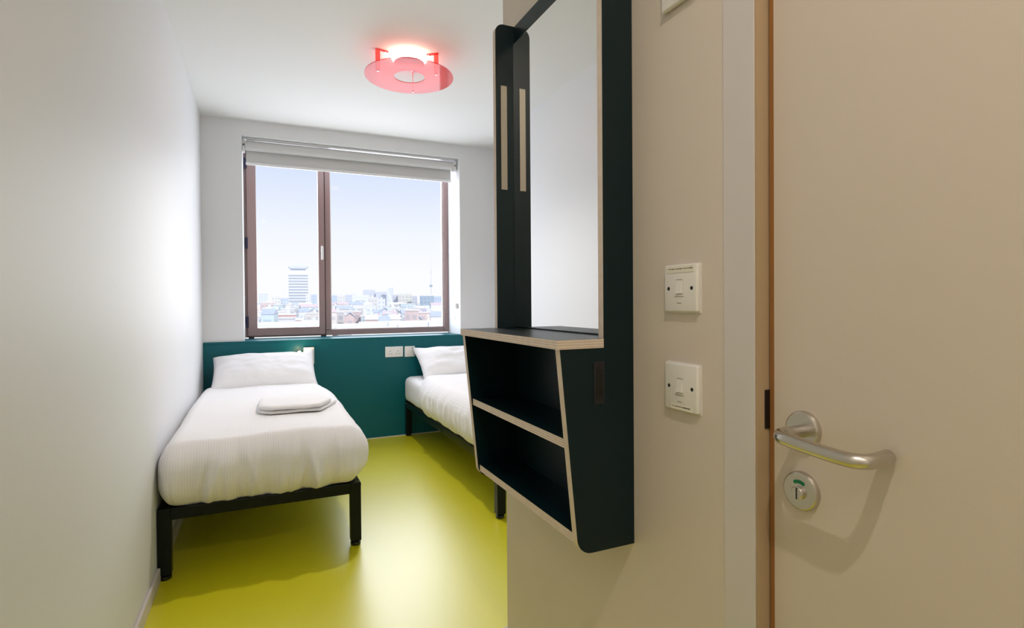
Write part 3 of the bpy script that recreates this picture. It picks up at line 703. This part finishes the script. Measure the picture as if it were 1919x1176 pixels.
INFILL=[
(22.7, 562.9, 0.083, 8.9, -1.3, 11.0, 'stone', 'small distant stone-grey house left of the white tower'),
(67.8, 465.2, -0.174, 6.6, -4.2, 11.7, 'brick2', 'small distant reddish house in the left third of the right window pane'),
(20.5, 594.1, 0.074, 10.8, -3.8, 12.0, 'brick2', 'small distant reddish house left of the white tower'),
(-0.0, 589.2, 0.021, 14.5, 1.5, 9.3, 'cream', 'small distant cream house at the far left of the left window pane'),
(42.6, 457.8, -0.263, 9.5, -2.7, 11.1, 'brick2', 'small distant reddish house behind and beside the window mullion'),
(41.1, 385.1, -0.125, 8.2, -3.9, 8.8, 'brick2', 'small nearer reddish house behind and beside the window mullion'),
(63.2, 207.0, -0.252, 7.2, -2.9, 8.1, 'cream', 'small nearer cream house below the dark glass block'),
(152.1, 667.4, -0.113, 8.7, 1.5, 11.1, 'brick2', 'small distant reddish house right of the white slanting beam'),
(57.2, 557.2, 0.094, 14.2, -6.2, 9.0, 'teal', 'small distant grey-green house behind and beside the window mullion'),
(9.8, 249.8, -0.218, 6.6, -3.8, 11.2, 'white', 'small nearer white house left of the white tower'),
(24.3, 360.6, -0.009, 7.8, -2.6, 11.4, 'white', 'small nearer white house below the white tower'),
(106.6, 635.0, -0.078, 12.6, 1.5, 7.7, 'stone', 'small distant stone-grey house left of the white slanting beam'),
(29.1, 277.0, 0.077, 6.3, -1.9, 8.2, 'cream', 'small nearer cream house behind and beside the window mullion'),
(108.8, 449.5, -0.143, 10.4, 1.5, 9.5, 'teal', 'small distant grey-green house left of the dark glass block'),
(106.7, 356.0, -0.165, 8.9, -5.6, 7.3, 'teal', 'small nearer grey-green house below the dark glass block'),
(114.5, 377.4, -0.233, 8.4, -2.9, 11.3, 'stone', 'small nearer stone-grey house below the dark glass block'),
(111.9, 612.7, -0.099, 15.1, -2.7, 10.4, 'white', 'small distant white house left of the white slanting beam'),
(37.2, 511.3, -0.119, 10.0, -3.6, 8.2, 'white', 'small distant white house below the white tower'),
(72.9, 529.1, -0.095, 8.3, 1.5, 8.9, 'cream', 'small distant cream house in the left third of the right window pane'),
(79.7, 285.8, -0.251, 6.9, -2.9, 7.7, 'brick2', 'small nearer reddish house below the dark glass block'),
(5.7, 367.8, 0.166, 8.3, -5.8, 7.5, 'white', 'small nearer white house at the far left of the left window pane'),
(61.1, 288.0, -0.297, 7.1, -3.6, 10.1, 'white', 'small nearer white house right of the white slanting beam'),
(118.4, 644.7, -0.139, 12.0, 1.5, 7.2, 'stone', 'small distant stone-grey house left of the white slanting beam'),
(2.2, 309.7, 0.123, 6.3, -5.5, 9.9, 'white', 'small nearer white house at the far left of the left window pane'),
(161.0, 523.1, -0.251, 13.0, 1.5, 10.0, 'brick2', 'small distant reddish house below the dark glass block'),
(81.5, 613.7, -0.076, 8.9, 1.5, 8.4, 'stone', 'small distant stone-grey house in the left third of the right window pane'),
(-2.4, 622.5, -0.052, 8.5, 1.5, 11.1, 'cream', 'small distant cream house at the far left of the left window pane'),
(15.6, 684.9, 0.159, 9.8, 1.2, 8.0, 'teal', 'small distant grey-green house left of the white tower'),
(149.5, 537.7, -0.23, 12.0, -4.7, 10.1, 'brick2', 'small distant reddish house below the dark glass block'),
(50.1, 522.5, -0.223, 9.6, 1.5, 10.7, 'teal', 'small distant grey-green house behind and beside the window mullion'),
(135.4, 447.7, -0.184, 13.0, 0.6, 9.8, 'white', 'small distant white house below the dark glass block'),
(0.4, 551.0, -0.053, 8.7, -3.7, 9.7, 'brick2', 'small distant reddish house at the far left of the left window pane'),
(119.0, 530.5, -0.23, 13.1, 1.1, 8.1, 'stone', 'small distant stone-grey house right of the white slanting beam'),
(3.1, 648.7, 0.116, 14.5, 1.5, 9.9, 'brick2', 'small distant reddish house at the far left of the left window pane'),
(125.1, 570.5, -0.15, 10.4, -1.2, 7.0, 'brick2', 'small distant reddish house right of the white slanting beam'),
(83.8, 499.1, -0.041, 8.4, 1.1, 10.7, 'white', 'small distant white house left of the white slanting beam'),
(167.5, 647.0, -0.315, 15.4, -7.0, 10.7, 'brick2', 'small distant reddish house left of the dark glass block'),
(111.2, 411.2, -0.232, 11.7, -1.8, 10.9, 'teal', 'small nearer grey-green house left of the dark glass block'),
(34.3, 410.8, -0.133, 8.7, -2.3, 8.2, 'stone', 'small nearer stone-grey house behind and beside the window mullion'),
(23.2, 464.1, -0.243, 9.3, -2.1, 10.9, 'stone', 'small distant stone-grey house below the white tower'),
(32.3, 542.6, -0.183, 9.7, 1.1, 11.2, 'white', 'small distant white house below the white tower'),
(73.4, 704.3, 0.063, 8.6, -5.7, 9.9, 'brick2', 'small distant reddish house behind and beside the window mullion'),
(76.0, 595.7, -0.094, 10.1, 1.5, 7.9, 'cream', 'small distant cream house in the left third of the right window pane'),
(45.7, 480.4, 0.023, 7.7, 1.3, 7.5, 'stone', 'small distant stone-grey house behind and beside the window mullion'),
(72.6, 560.2, 0.023, 11.8, 1.4, 11.9, 'brick2', 'small distant reddish house in the left third of the right window pane'),
(171.7, 632.2, -0.12, 11.2, 1.5, 11.9, 'white', 'small distant white house below the dark glass block'),
(63.6, 587.6, -0.227, 7.9, -2.4, 7.4, 'stone', 'small distant stone-grey house behind and beside the window mullion'),
(24.6, 503.4, 0.052, 11.9, -2.4, 9.7, 'stone', 'small distant stone-grey house below the white tower'),
(124.2, 672.2, 0.001, 9.7, 1.0, 9.7, 'stone', 'small distant stone-grey house left of the white slanting beam'),
(91.3, 304.2, -0.29, 5.2, -2.4, 10.8, 'teal', 'small nearer grey-green house below the dark glass block'),
(138.5, 702.6, -0.371, 13.4, -3.2, 11.5, 'white', 'small distant white house left of the white slanting beam'),
(3.2, 702.9, -0.17, 15.0, -2.6, 9.4, 'stone', 'small distant stone-grey house at the far left of the left window pane'),
(110.3, 431.5, -0.096, 11.5, -3.3, 10.8, 'white', 'small nearer white house left of the dark glass block'),
(45.1, 223.7, -0.2, 4.5, -4.9, 7.6, 'cream', 'small nearer cream house right of the white slanting beam'),
(70.8, 369.6, -0.076, 7.0, -3.8, 8.3, 'white', 'small nearer white house left of the white slanting beam'),
(16.2, 490.8, 0.154, 10.9, 1.5, 9.6, 'cream', 'small distant cream house left of the white tower'),
(201.8, 671.7, -0.165, 15.0, 0.6, 8.1, 'white', 'small distant white house below the dark glass block'),
(110.1, 674.3, -0.011, 15.0, -7.4, 11.6, 'stone', 'small distant stone-grey house in the left third of the right window pane'),
(157.1, 606.5, -0.436, 10.2, -0.1, 7.9, 'cream', 'small distant cream house left of the dark glass block'),
(190.0, 639.8, -0.334, 10.2, 1.5, 11.2, 'teal', 'small distant grey-green house below the dark glass block'),
(58.0, 380.7, -0.095, 8.6, 1.5, 10.2, 'cream', 'small nearer cream house in the left third of the right window pane'),
(28.3, 633.3, 0.124, 13.0, -3.6, 8.1, 'brick2', 'small distant reddish house below the white tower'),
(33.1, 487.6, -0.048, 10.7, 1.3, 8.7, 'white', 'small distant white house below the white tower'),
(51.7, 233.8, -0.237, 5.1, -4.4, 10.4, 'cream', 'small nearer cream house right of the white slanting beam'),
(144.3, 467.9, -0.328, 13.1, -2.2, 11.9, 'stone', 'small distant stone-grey house below the dark glass block'),
(33.2, 523.6, -0.203, 8.2, 1.5, 8.8, 'teal', 'small distant grey-green house below the white tower'),
(62.0, 497.2, 0.068, 13.6, -2.1, 9.4, 'stone', 'small distant stone-grey house behind and beside the window mullion'),
(6.5, 406.0, -0.086, 7.3, -1.6, 7.3, 'teal', 'small nearer grey-green house left of the white tower'),
(84.1, 424.0, -0.219, 7.2, -3.1, 8.0, 'teal', 'small nearer grey-green house left of the white slanting beam'),
(98.7, 602.4, -0.19, 7.9, -1.3, 9.4, 'white', 'small distant white house in the left third of the right window pane'),
(-1.3, 666.9, -0.157, 10.9, -5.6, 9.2, 'brick2', 'small distant reddish house at the far left of the left window pane'),
(12.0, 440.4, -0.197, 6.5, 1.5, 11.0, 'teal', 'small nearer grey-green house left of the white tower'),
(96.4, 678.9, -0.167, 8.7, -2.6, 8.5, 'brick2', 'small distant reddish house in the left third of the right window pane'),
(2.6, 216.8, -0.173, 4.3, -1.3, 9.3, 'teal', 'small nearer grey-green house at the far left of the left window pane'),
(115.2, 468.4, -0.321, 13.3, -2.1, 11.2, 'teal', 'small distant grey-green house left of the dark glass block'),
(174.2, 592.6, -0.107, 12.5, -1.4, 11.7, 'cream', 'small distant cream house below the dark glass block'),
(68.3, 277.3, -0.098, 8.4, -3.0, 9.8, 'stone', 'small nearer stone-grey house left of the dark glass block'),
(7.0, 297.1, 0.012, 7.5, -1.6, 11.8, 'white', 'small nearer white house left of the white tower'),
(1.5, 576.8, -0.043, 14.4, -3.0, 11.6, 'white', 'small distant white house at the far left of the left window pane'),
(72.6, 628.0, -0.235, 15.2, 1.5, 7.5, 'brick2', 'small distant reddish house behind and beside the window mullion'),
(177.4, 615.4, -0.447, 10.7, -0.1, 8.1, 'teal', 'small distant grey-green house below the dark glass block'),
(44.0, 332.5, 0.028, 9.6, -1.0, 8.4, 'cream', 'small nearer cream house in the left third of the right window pane'),
(58.6, 232.2, -0.305, 5.2, -0.9, 10.1, 'brick2', 'small nearer reddish house left of the dark glass block'),
(114.1, 585.7, -0.007, 15.1, -3.0, 11.1, 'stone', 'small distant stone-grey house left of the white slanting beam'),
(18.3, 530.0, 0.152, 10.0, -2.6, 11.9, 'white', 'small distant white house left of the white tower'),
(78.9, 317.7, -0.186, 7.1, -6.0, 10.7, 'cream', 'small nearer cream house left of the dark glass block'),
(167.5, 683.4, -0.225, 12.1, -2.4, 7.6, 'teal', 'small distant grey-green house left of the dark glass block'),
(74.7, 302.2, -0.182, 9.1, -2.6, 11.4, 'stone', 'small nearer stone-grey house left of the dark glass block'),
(34.8, 610.1, -0.02, 13.4, 1.3, 10.7, 'brick2', 'small distant reddish house below the white tower'),
(45.0, 246.6, -0.296, 6.5, -4.8, 7.8, 'brick2', 'small nearer reddish house left of the white slanting beam'),
(84.4, 330.6, -0.228, 10.2, -4.0, 11.1, 'stone', 'small nearer stone-grey house left of the dark glass block'),
(205.0, 687.9, -0.411, 15.7, 1.5, 10.7, 'stone', 'small distant stone-grey house below the dark glass block'),
(87.6, 588.9, -0.281, 11.3, -5.7, 7.2, 'white', 'small distant white house in the left third of the right window pane'),
(28.3, 384.2, 0.043, 11.1, 0.2, 8.7, 'teal', 'small nearer grey-green house below the white tower'),
(61.0, 477.1, -0.24, 8.1, -1.8, 10.8, 'brick2', 'small distant reddish house in the left third of the right window pane'),
]
# ------------------------------------------------------------------ the city beyond the window
GZ = -26.0
CM = dict(  # haze is put into these and the roof colours by paling them
 grey=((.72, .72, .73), (.60, .62, .65)), brick2=((.76, .60, .56), (.6, .54, .53)), cream=((.85, .81, .74), (.70, .69, .66)),
 blue=((.66, .72, .78), (.56, .63, .70)), white=((.88, .87, .86), (.70, .73, .76)), stone=((.72, .70, .67), (.57, .57, .57)),
 brick=((.76, .50, .45), (.62, .45, .43)), slate=((.68, .74, .84), (.50, .54, .62)), dark=((.46, .54, .60), (.38, .47, .54)),
 yellow=((.85, .83, .70), (.70, .70, .62)), lilac=((.70, .68, .76), (.6, .6, .67)), teal=((.65, .73, .72), (.52, .60, .62)))
for k, (a, b) in CM.items():
    M['c_'+k] = mat('facade_'+k, a, .8, var=.08, vscale=.35); M['w_'+k] = mat('glazing_'+k, b, .35)
M['c_roof'] = mat('flat_roofing', (.90, .87, .83), .8, var=.04, vscale=.2)
M['c_slate'] = M.get('c_slate'); M['c_tiles'] = mat('slate_roofing', (.56, .59, .64), .7, var=.1, vscale=.5)
M['c_ground'] = mat('city_ground', (.76, .75, .73), .9, var=.1, vscale=.02)
M['c_tree'] = mat('tree_crowns', (.42, .48, .38), .9, var=.2, vscale=.5)
struct('ground', B(-1500, 2200, 30, 4500, GZ-2, GZ), 'c_ground')
def city_base(name, label, cat, x, y, r):
    return thing(name, label, cat, (x, y, GZ), rz=r)
def facade_windows(bm, w, d, z1, floor_h, bay, z0):
    n = max(1, int((z1-z0-1.0)//floor_h)); m = max(1, int(w//bay)); bw = w/m
    for i in range(n):
        zc = z1-1.2-floor_h*(i+.5)
        for j in range(m):
            xc = -w/2+bw*(j+.5); bx(bm, xc-bw*.3, xc+bw*.3, -d/2-.06, -d/2+.05, zc-floor_h*.28, zc+floor_h*.28)
for (x, y, r, w_, z, dep, k, lab) in BUILD:
    t = city_base('building', lab, 'building', x+math.sin(-r)*dep/2, y+math.cos(r)*dep/2, r); Hh = z-GZ
    link('walls', B(-w_/2, w_/2, -dep/2, dep/2, 0, Hh-.5), 'c_'+k, t)
    bm = bmesh.new(); bx(bm, -w_/2-.15, w_/2+.15, -dep/2-.15, dep/2+.15, Hh-.5, Hh-.2)
    bx(bm, -w_/2-.15, w_/2+.15, -dep/2-.15, -dep/2+.2, Hh-.2, Hh+.25); bx(bm, -w_/2-.15, -w_/2+.2, -dep/2, dep/2, Hh-.2, Hh+.25); bx(bm, w_/2-.2, w_/2+.15, -dep/2, dep/2, Hh-.2, Hh+.25)
    link('flat_roof', bm, 'c_roof', t)
    rr = random.Random(int(x*10)); bm = bmesh.new(); rx = rr.uniform(-.25, .15)*w_
    bx(bm, rx, rx+w_*rr.uniform(.15, .35), -dep*.1, dep*.25, Hh-.2, Hh+rr.uniform(1.0, 2.2)); link('plant_room', bm, 'c_grey', t)
    bm = bmesh.new(); facade_windows(bm, w_, dep, Hh, 3.4, max(2.6, w_/9), max(0, Hh-26)); link('windows', bm, 'w_'+k, t, kind='stuff')
for (x, y, r, w_, z, ze, dep, k, lab) in GABLE:
    t = city_base('gabled_building', lab, 'building', x+math.sin(-r)*dep/2, y+math.cos(r)*dep/2, r); Hr, He = z-GZ, ze-GZ
    bm = prism(bmesh.new(), [(-w_/2, 0), (w_/2, 0), (w_/2, He), (0, Hr-.2), (-w_/2, He)], 'Y', -dep/2, dep/2, 0, 0); link('walls', bm, 'c_'+k, t)
    bm = bmesh.new(); q = .35
    for s in (-1, 1):
        prism(bm, [(s*(w_/2+.3), He-.3), (0, Hr), (0, Hr+q), (s*(w_/2+.3), He+q-.3)], 'Y', -dep/2-.3, dep/2+.3, 0, 0)
    link('pitched_roof', bm, 'c_tiles', t)
    link('chimney', B(w_*.18, w_*.32, -1, .2, Hr-2, Hr+.6), 'c_'+k, t)
    bm = bmesh.new(); facade_windows(bm, w_*.8, dep, He, 3.2, 2.2, He-12); link('windows', bm, 'w_'+k, t, kind='stuff')
# high-rise tower with white spandrels and dark glazed floors
t = city_base('office_tower', 'tall white office tower with dark horizontal window bands and a stepped roof', 'building', 40.0, 699, -.058)
tw = 21.5; zt0, zt1 = 29.1, 62.3
link('core', B(-tw/2+.6, tw/2-.6, -10.2, 10.2, 0, 66), 'c_white', t)
nb = 10; fh = (zt1-zt0)/nb
M['w_tower'] = mat('tower_glazing', (.52, .54, .58), .6); M['c_tower'] = mat('tower_concrete', (.82, .83, .87), .7)
for i in range(nb):
    z0 = zt0+i*fh; f = link('glazed_band', B(-tw/2+.2, tw/2-.2, -10.6, 10.6, z0, z0+fh*.55), 'w_tower', t)
    link('spandrel', B(-tw/2, tw/2, -10.9, 10.9, z0+fh*.55, z0+fh), 'c_tower', t)
link('recessed_storey', B(-tw/2+2.2, tw/2-2.2, -9, 9, zt1, 69.2), 'c_blue', t)
bm = bmesh.new(); prism(bm, [(-tw/2-.3, 70.6), (-tw/2+2.6, 68.4), (tw/2-2.6, 68.4), (tw/2+.3, 70.6), (tw/2+.3, 71.2), (-tw/2-.3, 71.2)], 'Y', -10.8, 10.8, 0, 0); link('wavy_roof', bm, 'c_grey', t)
link('lift_room', B(-4.4, 4.4, -5, 5, 71.2, 74.6), 'c_grey', t)
link('terrace', B(-tw/2-1.2, tw/2+2.5, -14, 12, 24.5, 27.3), 'c_tower', t)
for x in (-8.2, -2.7, 2.7, 8.2): link('column', B(x-.6, x+.6, -13.4, -12.2, 12, 24.5), 'c_tower', t)
link('podium', B(-tw/2-3, tw/2+4, -15, 14, 0, 12), 'c_stone', t)
# tower crane / mast and slanted white span
t = city_base('lattice_mast', 'thin grey lattice mast rising over the dark glass block', 'mast', 166.5, 576, -.28)
bm = bmesh.new()
for s1 in (-1, 1):
    for s2 in (-1, 1): bx(bm, s1*.55-.12, s1*.55+.12, s2*.55-.12, s2*.55+.12, 0, 62)
for i in range(30):
    z = i*2.1; cyl(bm, (-.55, -.55, z), (.55, -.55, z+2.1), .08, 5); cyl(bm, (.55, .55, z), (-.55, .55, z+2.1), .08, 5)
link('lattice', bm, 'c_grey', t); link('antenna', cyl(bmesh.new(), (0, 0, 62), (0, 0, 76), .22, 8), 'c_grey', t)
link('cab', B(-1.6, 1.4, -1.2, 1.2, 44.4, 46.6), 'w_dark', t)
t = city_base('white_span', 'white slanting roof beam in the middle of the right pane', 'building', 108, 512, -.209)
bm = bmesh.new(); prism(bm, [(-3.6, 43), (-1.8, 43), (4.6, 23.6), (2.2, 23.6)], 'Y', -2, 2, 0, 0); link('slanted_beam', bm, 'c_white', t)
link('base_hall', B(-5, 9, -6, 8, 0, 23.6), 'c_white', t)
# near flat roofs just below the sill line
def roof(x0, x1, y0, y1, z, lab, m='c_roof'):
    t = thing('flat_roof_block', lab, 'building', ((x0+x1)/2, (y0+y1)/2, GZ)); o = Vector(t.location)
    a = B(x0, x1, y0, y1, GZ, z-.4); bmesh.ops.translate(a, vec=-o, verts=a.verts); link('walls', a, 'c_cream', t)
    a = bmesh.new(); bx(a, x0-.3, x1+.3, y0-.3, y1+.3, z-.4, z); bx(a, x0-.3, x1+.3, y1, y1+.35, z, z+.5); bx(a, x0-.3, x1+.3, y0-.3, y0, z, z+.4); bmesh.ops.translate(a, vec=-o, verts=a.verts); link('roof_deck', a, m, t)
    a = bmesh.new()
    r = random.Random(int(x0*7+99))
    for i in range(3):
        xx = r.uniform(x0+1, x1-2); yy = r.uniform(y0+2, y1-3); bx(a, xx, xx+r.uniform(.8, 1.8), yy, yy+1.2, z, z+r.uniform(.4, .9))
    bmesh.ops.translate(a, vec=-o, verts=a.verts); link('rooftop_units', a, 'c_white', t)
roof(-3.5, 12.5, 112, 140, -3.6, 'near cream flat roof at the bottom of the left window pane')
roof(13.5, 34, 92, 122, -3.7, 'near pale flat roof along the bottom of the right window pane')
roof(30, 58, 150, 190, -5.6, 'second pale flat roof further back in the right window pane')
# small infill rooftops that cannot be told apart
rf = random.Random(21)
for (x, y, r, w_, z, dp_, k, lab) in INFILL:
    Hh = z-GZ
    t = thing('rooftop_house', lab, 'building', (x, y, GZ), lab.replace('house', 'houses'), rz=r)
    link('walls', B(-w_/2, w_/2, -dp_/2, dp_/2, 0, Hh-1.2), 'c_'+k, t)
    if rf.random() < .6:
        bm = prism(bmesh.new(), [(-dp_/2-.2, Hh-1.2), (dp_/2+.2, Hh-1.2), (0, Hh+.8)], 'X', -w_/2-.1, w_/2+.1, 0, 0); link('pitched_roof', bm, rf.choice(['c_tiles', 'c_roof', 'c_brick2']), t)
        link('chimney', B(w_*.3, w_*.42, -.6, .6, Hh-1.2, Hh+1.3), 'c_'+k, t)
    else:
        link('flat_roof', B(-w_/2-.2, w_/2+.2, -dp_/2-.2, dp_/2+.2, Hh-1.2, Hh-.7), 'c_roof', t)
    bm = bmesh.new(); facade_windows(bm, w_, dp_, Hh-1.2, 3.0, 2.4, Hh-7.5); link('windows', bm, 'w_'+k, t, kind='stuff')
